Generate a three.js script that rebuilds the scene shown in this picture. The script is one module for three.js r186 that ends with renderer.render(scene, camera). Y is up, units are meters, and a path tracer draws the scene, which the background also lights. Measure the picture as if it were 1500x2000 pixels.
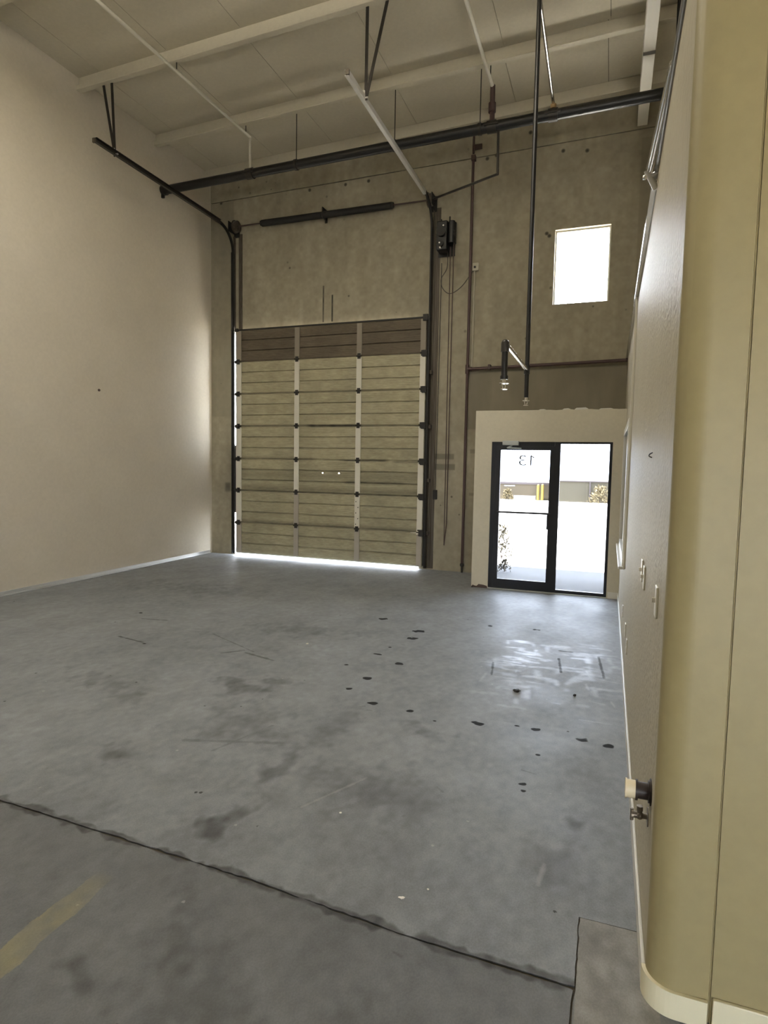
import * as THREE from 'three';
import { RoundedBoxGeometry } from 'three/addons/geometries/RoundedBoxGeometry.js';
import { TextGeometry } from 'three/addons/geometries/TextGeometry.js';
import { FontLoader } from 'three/addons/loaders/FontLoader.js';
import { mergeGeometries, toCreasedNormals } from 'three/addons/utils/BufferGeometryUtils.js';
import { RectAreaLightUniformsLib } from 'three/addons/lights/RectAreaLightUniformsLib.js';
import { Brush, Evaluator, SUBTRACTION } from 'three-bvh-csg';

// ---------------------------------------------------------------- camera, sky, sun, exposure
const scene = new THREE.Scene();
const camera = new THREE.PerspectiveCamera(2 * Math.atan(1000 / 1189.64) * 180 / Math.PI, 0.75, 0.05, 400);
camera.position.set(7.2695, 1.7712, 10.0019);
camera.rotation.set(-0.0766, 0.35246, 0.01763, 'YXZ');
scene.add(camera);
scene.background = new THREE.Color().setRGB(38.0, 40.5, 44.0);          // hazy bright noon sky
const sun = new THREE.DirectionalLight(new THREE.Color(1, 0.93, 0.8), 160);
sun.position.set(2.5, 60, 6.2); sun.target.position.set(5, 0, 0);
sun.castShadow = true; sun.shadow.mapSize.set(2048, 2048);
Object.assign(sun.shadow.camera, { left: -70, right: 70, top: 70, bottom: -70, near: 1, far: 160 });
scene.add(sun, sun.target);
const renderer = new THREE.WebGLRenderer();
renderer.toneMapping = THREE.LinearToneMapping;
renderer.toneMappingExposure = 1.0;
renderer.shadowMap.enabled = true;
RectAreaLightUniformsLib.init();
const FILL_COLOR = new THREE.Color(1, 0.94, 0.84);
const FILL_LAMPS = [[5.4, 6.75, 5.6, 34, 60], [2.4, 6.65, 6.2, 34, 60], [3.5, 6.3, 12.2, 18, 40]];   // added fill lamps, out of view: x, y, z, radiance down, radiance up

// ---------------------------------------------------------------- helpers
let seed = 12345;
const rnd = () => { seed = (seed * 1664525 + 1013904223) >>> 0; return seed / 4294967296; };
const R = (a, b) => a + (b - a) * rnd();
const V = (x, y, z) => new THREE.Vector3(x, y, z);
const LAT = new Float32Array(256 * 256); for (let i = 0; i < LAT.length; i++) LAT[i] = rnd();
function vnoise(x, y, per) {                       // value noise, repeats every `per` cells
  let xi = Math.floor(x), yi = Math.floor(y); let fx = x - xi, fy = y - yi;
  fx = fx * fx * (3 - 2 * fx); fy = fy * fy * (3 - 2 * fy);
  const m = (v) => ((v % per) + per) % per & 255;
  const x0 = m(xi), x1 = m(xi + 1), y0 = m(yi) << 8, y1 = m(yi + 1) << 8;
  const a = LAT[y0 + x0], b = LAT[y0 + x1], c = LAT[y1 + x0], d = LAT[y1 + x1];
  return a + (b - a) * fx + (c - a) * fy + (a - b - c + d) * fx * fy;
}
function fbm(u, v, cells, oct) { let s = 0, a = 0.5, t = 0; for (let o = 0; o < oct; o++) { s += a * vnoise(u * cells + o * 17.3, v * cells + o * 9.1, cells); t += a; a *= 0.55; cells *= 2; if (cells > 256) cells = 256; } return s / t; }
function dataTex(w, h, fn, srgb) {
  const d = new Uint8Array(w * h * 4); const o = [0, 0, 0];
  for (let j = 0; j < h; j++) for (let i = 0; i < w; i++) {
    fn((i + 0.5) / w, (j + 0.5) / h, o, i, j); const k = (j * w + i) * 4;
    for (let c = 0; c < 3; c++) d[k + c] = Math.max(0, Math.min(255, o[c] * 255));
    d[k + 3] = 255;
  }
  const t = new THREE.DataTexture(d, w, h, THREE.RGBAFormat);
  t.wrapS = t.wrapT = THREE.RepeatWrapping; t.magFilter = THREE.LinearFilter; t.minFilter = THREE.LinearMipmapLinearFilter; t.generateMipmaps = true;
  if (srgb) t.colorSpace = THREE.SRGBColorSpace;
  t.needsUpdate = true; return t;
}
function flat(g) { g = g.index ? g.toNonIndexed() : g; for (const k of Object.keys(g.attributes)) if (!['position', 'normal', 'uv'].includes(k)) g.deleteAttribute(k); if (!g.attributes.uv) g.setAttribute('uv', new THREE.BufferAttribute(new Float32Array(g.attributes.position.count * 2), 2)); g.morphAttributes = {}; return g; }
function merge(list) { return list.length === 1 ? flat(list[0]) : mergeGeometries(list.map(flat)); }
function muv(g, sx = 1, sy = sx) {                 // uv in metres, by the way each face points
  g = flat(g); const p = g.attributes.position, n = g.attributes.normal, uv = g.attributes.uv;
  for (let i = 0; i < p.count; i += 3) {
    let ax = 0, ay = 0, az = 0; for (let k = 0; k < 3; k++) { ax += Math.abs(n.getX(i + k)); ay += Math.abs(n.getY(i + k)); az += Math.abs(n.getZ(i + k)); }
    for (let k = 0; k < 3; k++) {
      const x = p.getX(i + k), y = p.getY(i + k), z = p.getZ(i + k);
      const [u, v] = ax >= ay && ax >= az ? [z, y] : ay >= az ? [x, z] : [x, y];
      uv.setXY(i + k, u / sx, v / sy);
    }
  }
  return g;
}
function box(x0, x1, y0, y1, z0, z1) { const g = new THREE.BoxGeometry(x1 - x0, y1 - y0, z1 - z0); g.translate((x0 + x1) / 2, (y0 + y1) / 2, (z0 + z1) / 2); return g; }
function rbox(x0, x1, y0, y1, z0, z1, r = 0.004, s = 2) { const g = new RoundedBoxGeometry(x1 - x0, y1 - y0, z1 - z0, s, r); g.translate((x0 + x1) / 2, (y0 + y1) / 2, (z0 + z1) / 2); return g; }
function rod(a, b, r, seg = 14, r2 = r) {
  const d = new THREE.Vector3().subVectors(b, a); const g = new THREE.CylinderGeometry(r2, r, d.length(), seg);
  g.applyQuaternion(new THREE.Quaternion().setFromUnitVectors(V(0, 1, 0), d.clone().normalize())); g.translate((a.x + b.x) / 2, (a.y + b.y) / 2, (a.z + b.z) / 2); return g;
}
const ball = (c, r, s = 12) => { const g = new THREE.SphereGeometry(r, s, Math.max(6, s - 4)); g.translate(c.x, c.y, c.z); return g; };
function pipe(pts, r, seg = 14) { const l = []; for (let i = 0; i + 1 < pts.length; i++) l.push(rod(pts[i], pts[i + 1], r, seg)); for (let i = 1; i + 1 < pts.length; i++) l.push(ball(pts[i], r * 1.02, seg)); return merge(l); }
function wire(pts, r, n = 40) { return flat(new THREE.TubeGeometry(new THREE.CatmullRomCurve3(pts), n, r, 6)); }
function prism(pts, y0, y1) {                      // plan outline (x, z) raised from y0 to y1
  const s = new THREE.Shape(pts.map(([x, z]) => new THREE.Vector2(x, -z))); const g = new THREE.ExtrudeGeometry(s, { depth: y1 - y0, bevelEnabled: false });
  g.rotateX(-Math.PI / 2); g.translate(0, y0, 0); return g;
}
function bar(profile, x0, x1) {                    // section outline (z, y) drawn out along x
  const s = new THREE.Shape(profile.map(([z, y]) => new THREE.Vector2(-z, y))); const g = new THREE.ExtrudeGeometry(s, { depth: x1 - x0, bevelEnabled: false });
  g.rotateY(Math.PI / 2); g.translate(x0, 0, 0); return g;
}
const names = {};
function numbered(n) { const k = names[n] = (names[n] ?? -1) + 1; return k ? n + '_' + String(k).padStart(3, '0') : n; }
function part(name, geo, mat, parent) { const m = new THREE.Mesh(Array.isArray(geo) ? merge(geo) : geo, mat); m.name = name; m.castShadow = m.receiveShadow = true; parent.add(m); return m; }
function thing(name, label, category, group) { const g = new THREE.Group(); g.name = numbered(name); g.userData = { label, category }; if (group) g.userData.group = group; scene.add(g); return g; }
function solo(name, label, category, geo, mat, group) { const m = part(numbered(name), geo, mat, scene); m.userData = { label, category }; if (group) m.userData.group = group; return m; }
function setting(name, label, geo, mat) {
  const o = geo ? part(name, geo, mat, scene) : new THREE.Group(); if (!geo) { o.name = name; scene.add(o); }
  o.userData = { kind: 'structure', label, category: name.replace(/_.*/, '') }; return o;
}
const std = (rgb, roughness = 0.7, extra = {}) => new THREE.MeshStandardMaterial({ color: new THREE.Color().setRGB(...rgb), roughness, ...extra });

// ---------------------------------------------------------------- dimensions (metres)
const W = 7.457, HR = 3.448, ZS = 1.18, ZEND = 7.93, XFAR = 10.6, ZREAR = 16.5;
const roofY = (x) => 7.148 + 0.0325 * x;

// ---------------------------------------------------------------- textures
const mottled = dataTex(1024, 1024, (u, v, o) => {          // light mottling with fine grain, 2 m a side
  const a = fbm(u, v, 4, 5), b = fbm(u + 0.37, v + 0.61, 64, 3); const s = 0.93 + 0.04 * a + 0.04 * (b - 0.5);
  o[0] = s; o[1] = s * 0.995; o[2] = s * 0.985;
}, true);
const grain = dataTex(512, 512, (u, v, o) => { const s = 0.6 * fbm(u, v, 32, 4) + 0.4 * fbm(u, v, 128, 2); o[0] = o[1] = o[2] = s; });
const roller = dataTex(1024, 1024, (u, v, o) => {           // paint runs and roller nap, tall and thin
  const runs = fbm(u * 1, v * 0.25, 64, 3), nap = fbm(u, v, 128, 2), lump = fbm(u, v * 0.5, 16, 3);
  o[0] = o[1] = o[2] = 0.38 * runs + 0.42 * nap + 0.2 * lump;
});
// concrete of the back wall, 7.5 m square, with the marks that the photograph shows on it
const wallMarks = [];                                        // [x0, x1, y0, y1, soft, strength]
wallMarks.push([2.365, 2.38, 4.3, 4.92, 0.012, 0.45], [2.54, 2.555, 4.3, 4.75, 0.012, 0.55], [4.42, 4.81, 1.9, 1.97, 0.02, 0.22], [4.42, 4.83, 1.72, 1.8, 0.02, 0.22],
  [0.33, 0.4, 1.24, 1.36, 0.05, 0.3], [5.04, 10.4, 2.4, 3.34, 0.03, 0.16], [0.02, 0.5, 2.66, 6.6, 0.02, 0.08], [5.1, 5.4, 2.0, 2.05, 0.02, 0.15], [5.1, 5.4, 1.3, 1.33, 0.02, 0.12]);
const wallSpots = []; for (let i = 0; i < 70; i++) wallSpots.push([R(0.1, 7.4), R(0.4, 7), R(0.008, 0.03), R(0.1, 0.45)]);
for (const [x, y] of [[0.232, 6.61], [2.084, 6.6], [2.776, 6.6], [3.205, 6.6], [5.236, 6.66], [5.382, 6.69], [6.2, 5.4], [6.24, 5.36], [5.9, 6.95], [6.4, 6.6], [6.75, 6.55]]) wallSpots.push([x, y, 0.035, 0.6]);
const backTex = dataTex(1500, 1500, (u, v, o) => {
  const x = u * 7.5, y = v * 7.5; const a = fbm(u, v, 8, 5), b = fbm(u + 0.4, v + 0.2, 96, 3), c = fbm(u, v * 0.25, 48, 3);
  let s = 0.8 + 0.14 * (a - 0.5) + 0.12 * (b - 0.5) + 0.1 * (c - 0.5);
  for (const [x0, x1, y0, y1, f, k] of wallMarks) {
    const dx = Math.max(x0 - x, x - x1, 0), dy = Math.max(y0 - y, y - y1, 0); if (dx < f && dy < f) s *= 1 - k * (1 - dx / f) * (1 - dy / f) * (0.6 + 0.8 * b);
  }
  for (const [sx, sy, r, k] of wallSpots) { const dx = x - sx, dy = y - sy; if (Math.abs(dx) < r && Math.abs(dy) < r) { const d = Math.hypot(dx, dy) / r; if (d < 1) s *= 1 - k * (1 - d * d); } }
  o[0] = s; o[1] = s * (0.985 + 0.02 * (a - 0.5)); o[2] = s * (0.95 + 0.06 * (a - 0.5));
}, true);
// concrete floor, 7.5 m by 9.6 m
const FW = 7.5, FD = 9.6;
const jointLine = [[-0.3, 7.79], [4.372, 7.829], [4.909, 7.842], [5.938, 7.875], [6.64, 7.925], [7.232, 7.935]];
const jointZ = (x) => { for (let i = 0; i + 1 < jointLine.length; i++) if (x <= jointLine[i + 1][0]) { const [a, b] = [jointLine[i], jointLine[i + 1]]; return a[1] + (b[1] - a[1]) * (x - a[0]) / (b[0] - a[0]); } return 7.935; };
const blots = [];                                            // dark stains: [x, z, rx, rz, turn, strength]
for (const [x, z, r] of [[5.444, 5.388, 0.045], [5.401, 5.672, 0.04], [5.697, 5.864, 0.04], [5.991, 5.906, 0.03], [6.492, 5.925, 0.04], [7.181, 5.922, 0.042], [7.345, 5.949, 0.04], [5.424, 3.836, 0.06], [5.568, 4.934, 0.05], [5.441, 4.124, 0.05], [6.886, 6.631, 0.02], [6.75, 5.86, 0.02], [6.87, 5.87, 0.03], [6.93, 6.24, 0.016], [6.9, 6.7, 0.016], [6.2, 6.0, 0.015], [4.9, 3.5, 0.05], [5.3, 4.75, 0.03], [5.33, 4.5, 0.025], [5.15, 5.15, 0.02], [6.1, 3.3, 0.04], [6.6, 3.25, 0.04], [3.1, 5.35, 0.02], [2.2, 4.4, 0.02]]) blots.push([x, z, r, r * 0.75, 0, 0.85]);
for (const [x, z, rx, rz, t, k] of [[5.55, 7.55, 0.1, 0.22, 0.12, 0.42], [5.53, 7.0, 0.09, 0.5, 0.06, 0.24], [5.6, 6.3, 0.12, 0.6, 0.1, 0.13], [4.59, 5.95, 0.3, 0.16, 0.3, 0.26], [4.57, 7.18, 0.16, 0.1, 0, 0.26], [4.76, 5.76, 0.25, 0.1, -0.2, 0.22], [7.2, 6.92, 0.07, 0.06, 0.3, 0.3], [6.16, 6.21, 0.2, 0.12, 0.2, 0.2], [3.6, 6.3, 0.5, 0.2, 0.2, 0.14], [5.0, 6.5, 0.5, 0.3, 0.5, 0.14], [6.1, 7.0, 0.5, 0.3, 0.2, 0.14], [6.0, 8.4, 0.4, 0.25, 0.4, 0.16], [5.6, 8.5, 0.1, 0.05, 0.4, 0.3], [6.8, 8.6, 0.4, 0.3, 0, 0.14], [7.05, 7.3, 0.2, 0.2, 0, 0.12], [4.2, 4.3, 0.6, 0.25, 0, 0.12], [2.0, 3.0, 1.2, 0.4, 0.1, 0.12]]) blots.push([x, z, rx, rz, t, k]);
const strokes = [];                                          // scratches and scuffs: [x0, z0, x1, z1, width, strength (dark +, pale -)]
for (const s of [[2.7, 5.25, 3.05, 5.32, 0.014, 0.4], [4.15, 5.2, 4.5, 5.3, 0.018, 0.3], [3.5, 4.8, 4.2, 5.15, 0.009, 0.2], [3.95, 5.3, 4.1, 5.15, 0.012, 0.4], [2.4, 4.6, 2.7, 4.55, 0.012, 0.35], [5.2, 6.5, 5.05, 6.95, 0.012, 0.14], [6.9, 4.2, 6.95, 4.6, 0.012, 0.6], [7.25, 4.0, 7.3, 4.6, 0.012, 0.5], [6.35, 4.55, 6.4, 4.9, 0.01, 0.4], [6.9, 3.95, 7.0, 3.95, 0.02, 0.5], [5.85, 7.3, 6.05, 6.9, 0.01, -0.3], [7.06, 7.45, 7.07, 7.3, 0.012, -0.3], [4.8, 6.9, 5.4, 6.7, 0.02, 0.15]]) strokes.push(s);
for (let i = 0; i < 45; i++) { const x = R(0.5, 7.2), z = R(2, 9.2), a = R(0, 6.28), l = R(0.02, 0.09); strokes.push([x, z, x + Math.cos(a) * l, z + Math.sin(a) * l * 0.5, R(0.004, 0.01), rnd() < 0.6 ? R(0.06, 0.2) : -R(0.03, 0.1)]); }
const scuffs = []; for (let i = 0; i < 120; i++) { const x = R(6.25, 7.38), z = 3.55 + (rnd() + rnd() * rnd()) * 1.25, a = (rnd() < 0.7 ? R(-0.25, 0.25) : R(1.2, 1.9)), l = R(0.03, 0.22); scuffs.push([x, z, x + Math.cos(a) * l, z + Math.sin(a) * l, R(0.006, 0.028)]); }
const specks = []; for (let i = 0; i < 90; i++) specks.push([R(0.3, 7.2), R(3, 9.4), R(0.004, 0.011), rnd() < 0.6 ? -0.5 : 0.5]);
const TW = 2048, TH = 2048, dirt = new Float32Array(TW * TH), pale = new Float32Array(TW * TH), slick = new Float32Array(TW * TH);
function stamp(layer, x0, z0, x1, z1, fn) {
  const i0 = Math.max(0, Math.floor(x0 / FW * TW)), i1 = Math.min(TW - 1, Math.ceil(x1 / FW * TW)), j0 = Math.max(0, Math.floor(z0 / FD * TH)), j1 = Math.min(TH - 1, Math.ceil(z1 / FD * TH));
  for (let j = j0; j <= j1; j++) for (let i = i0; i <= i1; i++) { const k = fn((i + 0.5) / TW * FW, (j + 0.5) / TH * FD); if (k > layer[j * TW + i]) layer[j * TW + i] = k; }
}
const ragged = (x, z, c = 90) => fbm(x / FW, z / FD, c, 3);
for (const [x, z, rx, rz, t, k] of blots) { const m = Math.max(rx, rz) * 1.3, c = Math.cos(t), s = Math.sin(t); stamp(dirt, x - m, z - m, x + m, z + m, (a, b) => { const u = ((a - x) * c + (b - z) * s) / rx, w = (-(a - x) * s + (b - z) * c) / rz; const d = Math.hypot(u, w) + (ragged(a, b, k > 0.5 ? 250 : 90) - 0.5) * (k > 0.5 ? 1.7 : 2.2); return d < 1 ? k * Math.min(1, (1 - d) * (k > 0.5 ? 4 : 1.1)) * (k > 0.5 ? 1 : 0.45 + 0.9 * ragged(a, b, 170)) : 0; }); }
function segment(layer, x0, z0, x1, z1, w, k) { const m = w * 1.5, lx = x1 - x0, lz = z1 - z0, ll = lx * lx + lz * lz; stamp(layer, Math.min(x0, x1) - m, Math.min(z0, z1) - m, Math.max(x0, x1) + m, Math.max(z0, z1) + m, (a, b) => { const t = Math.max(0, Math.min(1, ((a - x0) * lx + (b - z0) * lz) / ll)); const d = Math.hypot(a - x0 - t * lx, b - z0 - t * lz) / w + (ragged(a, b, 200) - 0.5) * 1.4; return d < 1 ? k * (1 - d * 0.6) : 0; }); }
for (const [a, b, c, d, w, k] of strokes) segment(k > 0 ? dirt : pale, a, b, c, d, w, Math.abs(k));
for (const [a, b, c, d, w] of scuffs) { segment(slick, a, b, c, d, w * 1.4, 1); if (rnd() < 0.7) segment(pale, a, b, c, d, w, 0.2); }
for (const [x, z, r, k] of specks) stamp(k > 0 ? dirt : pale, x - r, z - r, x + r, z + r, (a, b) => Math.hypot(a - x, b - z) < r * (0.6 + 0.6 * ragged(a, b, 250)) ? Math.abs(k) : 0);
stamp(dirt, 0, 7.5, 7.5, 8.15, (x, z) => { if (x > 7.235) return 0; const d = Math.abs(z - jointZ(x) + 0.004) / 0.03 + (ragged(x, z, 110) - 0.5) * 2.6; return d < 1 ? 0.34 * Math.min(1, 2 * (1 - d)) * (0.4 + ragged(x, z, 240)) : 0; });   // grime trodden in along the sawn joint
const stripe = (x, z) => { if (z < 8.06) return 0; const e = Math.max(5.262 - x, x - 5.382) / 0.03 + (ragged(x, z, 50) - 0.5) * 2.4; const worn = ragged(x, z, 130); return e < 0 ? Math.max(0, Math.min(1, 0.25 + 0.9 * worn)) * Math.min(1, (z - 8.06) / 0.12) : 0; };
let sp = 987654321; const speckle = () => { sp ^= sp << 13; sp ^= sp >>> 17; sp ^= sp << 5; return (sp >>> 0) / 4294967296; };
const floorTex = dataTex(TW, TH, (u, v, o, i, j) => {
  const x = u * FW, z = v * FD, a = fbm(u, v, 6, 5), b = fbm(u + 0.3, v + 0.7, 40, 4), c = fbm(u + 0.1, v, 200, 2);
  let s = 0.52 + 0.12 * (a - 0.5) + 0.085 * (b - 0.5) + 0.07 * (c - 0.5) + 0.05 * (speckle() - 0.5); const k = j * TW + i;
  let r = s * 0.965, g = s * 0.99, bl = s * 1.02;
  if (z > jointZ(x) && x < 7.235) { r *= 0.855; g *= 0.85; bl *= 0.835; }                     // the nearer pour is a darker mix
  if (x > 7.235 && z > 7.58) { const m = fbm(u, v, 96, 3); r *= 1.02 + 0.35 * (m - 0.5); g *= 0.98 + 0.35 * (m - 0.5); bl *= 0.92 + 0.35 * (m - 0.5); }
  const D = 1 - dirt[k]; r *= D; g *= D * (0.985 + 0.015 * D); bl *= D * (0.95 + 0.05 * D);
  const P = pale[k]; r += (0.72 - r) * P; g += (0.72 - g) * P; bl += (0.7 - bl) * P;
  const Y = z > 8 && x > 5.2 && x < 5.45 ? stripe(x, z) * 0.42 : 0; r += (0.68 - r) * Y; g += (0.63 - g) * Y; bl += (0.40 - bl) * Y;
  o[0] = r; o[1] = g; o[2] = bl;
}, true);
const floorRough = dataTex(TW / 2, TH / 2, (u, v, o, i, j) => { const k = j * 2 * TW + i * 2; let s = 0.58 + 0.22 * (fbm(u, v, 24, 4) - 0.5) + 0.12 * (fbm(u, v, 8, 3) - 0.5); s -= 0.15 * slick[k]; s += 0.25 * dirt[k]; o[0] = o[1] = o[2] = s; });
// face of the overhead door, 3.75 m by 4.5 m
const smears = [[2.2, 3.08, 2.457, 0.035, 0.6], [3.12, 4.3, 2.45, 0.016, 0.5], [2.85, 3.02, 1.843, 0.02, 0.55], [3.2, 3.6, 1.85, 0.03, 0.5], [3.85, 4.25, 1.83, 0.02, 0.45], [2.9, 3.9, 1.46, 0.05, 0.25], [0.8, 4.3, 1.3, 0.1, 0.2], [0.7, 4.3, 1.56, 0.14, 0.14], [0.7, 4.3, 0.66, 0.06, 0.25], [0.7, 4.3, 1.25, 0.02, 0.3], [0.7, 4.3, 3.06, 0.03, 0.2], [0.7, 2.2, 2.46, 0.04, 0.22], [0.7, 2.2, 1.86, 0.05, 0.2]];
const doorTex = dataTex(1024, 1024, (u, v, o) => {
  const x = 0.6 + u * 3.75, y = v * 4.5; const a = fbm(u, v, 8, 4), b = fbm(u, v * 4, 64, 3), c = fbm(u * 0.25, v, 96, 2); let s = 0.84 + 0.16 * (a - 0.5) + 0.12 * (b - 0.5) + 0.1 * (c - 0.5);
  for (const [x0, x1, yy, h, k] of smears) { const dx = Math.max(x0 - x, x - x1, 0) / 0.12, dy = Math.abs(y - yy) / h; if (dx < 1 && dy < 1) s *= 1 - k * (1 - dx) * (1 - dy) * (0.4 + 1.2 * c); }
  o[0] = s; o[1] = s * 0.985; o[2] = s * 0.93;
}, true);
const rust = dataTex(256, 256, (u, v, o) => { const a = fbm(u, v, 16, 4); o[0] = 0.55 + 0.5 * (a - 0.5); o[1] = 0.5 + 0.55 * (a - 0.5); o[2] = 0.46 + 0.6 * (a - 0.5); }, true);

// ---------------------------------------------------------------- materials
const M = {
  leftWall: std([0.62, 0.57, 0.475], 0.75, { map: mottled, bumpMap: grain, bumpScale: 0.0008 }),
  back: std([0.5, 0.465, 0.37], 0.85, { map: backTex, bumpMap: grain, bumpScale: 0.0015 }),
  rightWall: new THREE.MeshPhysicalMaterial({ color: new THREE.Color().setRGB(0.50, 0.465, 0.36), roughness: 0.54, specularIntensity: 0.25, map: mottled, bumpMap: roller, bumpScale: 0.008 }),
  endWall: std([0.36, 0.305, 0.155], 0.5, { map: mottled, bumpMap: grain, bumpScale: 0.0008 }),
  boxWall: std([0.66, 0.62, 0.50], 0.6, { map: mottled, bumpMap: grain, bumpScale: 0.0008 }),
  ceiling: std([0.60, 0.555, 0.44], 0.85, { map: mottled, bumpMap: grain, bumpScale: 0.001 }),
  purlin: std([0.56, 0.52, 0.41], 0.6, { map: mottled }),
  floor: new THREE.MeshPhysicalMaterial({ color: 0xffffff, roughness: 1, specularIntensity: 0.55, map: floorTex, roughnessMap: floorRough, bumpMap: grain, bumpScale: 0.0006 }),
  crack: std([0.03, 0.026, 0.02], 0.95), jointBed: std([0.075, 0.064, 0.046], 0.95, { bumpMap: grain, bumpScale: 0.004 }),
  trimWhite: std([0.66, 0.65, 0.60], 0.32), trimCream: std([0.72, 0.67, 0.48], 0.4),
  trimMetal: std([0.62, 0.62, 0.60], 0.3, { metalness: 0.75 }),
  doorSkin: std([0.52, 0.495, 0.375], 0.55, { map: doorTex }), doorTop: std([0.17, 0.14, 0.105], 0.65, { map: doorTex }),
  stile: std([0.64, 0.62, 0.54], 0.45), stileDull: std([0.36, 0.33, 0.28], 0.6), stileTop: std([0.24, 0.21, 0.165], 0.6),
  dark: std([0.014, 0.013, 0.011], 0.6), black: std([0.006, 0.006, 0.006], 0.4), iron: std([0.03, 0.026, 0.022], 0.42, { metalness: 0.3 }),
  galv: std([0.62, 0.61, 0.58], 0.34, { metalness: 0.6 }), steelGrey: std([0.34, 0.345, 0.31], 0.5, { metalness: 0.35, map: rust }), bright: std([0.72, 0.70, 0.66], 0.22, { metalness: 0.9 }),
  chrome: std([0.85, 0.84, 0.82], 0.1, { metalness: 1 }), brown: std([0.065, 0.04, 0.033], 0.5), pipeRed: std([0.06, 0.032, 0.03], 0.5),
  whitePipe: std([0.62, 0.59, 0.50], 0.4), brass: std([0.5, 0.34, 0.18], 0.35, { metalness: 0.8 }), beamWhite: std([0.8, 0.77, 0.68], 0.5),
  alum: std([0.02, 0.022, 0.028], 0.4, { metalness: 0.2 }), closer: std([0.5, 0.53, 0.53], 0.4, { metalness: 0.5 }),
  tinted: new THREE.MeshPhysicalMaterial({ color: new THREE.Color().setRGB(0.46, 0.475, 0.5), roughness: 0, transmission: 1, thickness: 0, ior: 1.45 }),
  glass: new THREE.MeshPhysicalMaterial({ color: 0xffffff, roughness: 0, transmission: 1, thickness: 0, ior: 1.45 }),
  wallPaint: std([0.42, 0.385, 0.3], 0.6), pipeGrey: std([0.3, 0.29, 0.27], 0.35, { metalness: 0.4 }), capMetal: std([0.55, 0.55, 0.56], 0.12, { metalness: 0.9 }),
  plate: std([0.75, 0.72, 0.62], 0.35), pvc: std([0.72, 0.62, 0.42], 0.4), abs: std([0.03, 0.02, 0.016], 0.5), valve: std([0.22, 0.19, 0.15], 0.4, { metalness: 0.7 }),
  letter: std([0.2, 0.2, 0.21], 0.6), cord: std([0.06, 0.055, 0.045], 0.6),
};

// ---------------------------------------------------------------- the setting: floor
const floor = setting('floor', 'worn grey concrete floor slab with a sawn joint and stains');
function slab(outline, y0) {
  const g = prism(outline, y0, 0); const p = g.attributes.position, uv = g.attributes.uv; for (let i = 0; i < p.count; i++) uv.setXY(i, p.getX(i) / FW, p.getZ(i) / FD); return g;
}
{
  const up = [], down = [];
  for (let i = 0; i <= 420; i++) { const x = -0.2 + (7.222 + 0.2) * i / 420, z = jointZ(x); const w = 0.0025 + 0.0045 * vnoise(x * 6, 3, 256); up.push([x, z - w - 0.011 * (vnoise(x * 31, 7, 256) - 0.5) * vnoise(x * 5, 31, 256)]); down.push([x, z + w + 0.012 * (vnoise(x * 37, 11, 256) - 0.5) * vnoise(x * 4, 51, 256)]); }
  const crackUp = [], crackDn = [];
  for (let i = 0; i <= 16; i++) { const z = 7.585 + (7.925 - 7.585) * i / 16; crackUp.push([7.231 + 0.004 * (vnoise(z * 30, 5, 256) - 0.5), z]); }
  for (let i = 0; i <= 40; i++) { const z = 7.945 + 2.0 * i / 40; crackDn.push([7.226 - 0.02 * Math.sin(i / 9) * (i / 40) + 0.012 * (vnoise(z * 22, 9, 256) - 0.5), z]); }
  part('slab', slab([[-0.2, -0.25], [5.45, -0.25], [5.45, 1.1], [W + 0.02, 1.1], [W + 0.02, 7.578], ...[[7.35, 7.579], [7.233, 7.58]], ...crackUp, ...up.slice().reverse()], -0.15), M.floor, floor);
  part('slab', slab([...down, ...crackDn, [7.25, 16.7], [-0.2, 16.7]], -0.15), M.floor, floor);
  part('patch', slab([[7.236, 7.583], [7.36, 7.582], [XFAR + 0.1, 7.582], [XFAR + 0.1, 16.7], [7.262, 16.7], ...crackDn.slice().reverse().map(([x, z]) => [x + 0.006 + 0.004 * vnoise(z * 40, 77, 256), z]), ...crackUp.slice().reverse().map(([x, z]) => [x + 0.004 + 0.003 * vnoise(z * 40, 78, 256), z])], -0.15), M.floor, floor);
  part('joint_bed', muv(box(-0.2, XFAR + 0.1, -0.2, -0.007, 7.4, 16.6), 0.5), M.jointBed, floor);
  part('office_slab', box(W + 0.02, XFAR + 0.1, -0.15, 0, -0.25, 7.58), M.crack, floor);
}

// ---------------------------------------------------------------- walls
const wallLeft = setting('wall_left', 'tall plain beige painted side wall');
part('wall_panel', muv(box(-0.2, 0, 0, 7.6, -0.25, ZREAR), 2), M.leftWall, wallLeft);
part('wall_anchor', rod(V(-0.01, 2.824, 2.78), V(0.012, 2.824, 2.78), 0.02, 10), M.brown, wallLeft);
setting('baseboard_left', 'thin pale metal base strip along the foot of the beige side wall', [box(0, 0.012, 0, 0.062, 0.08, ZREAR), rbox(0, 0.03, 0, 0.02, 0.08, ZREAR, 0.006)], M.trimMetal);

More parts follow.
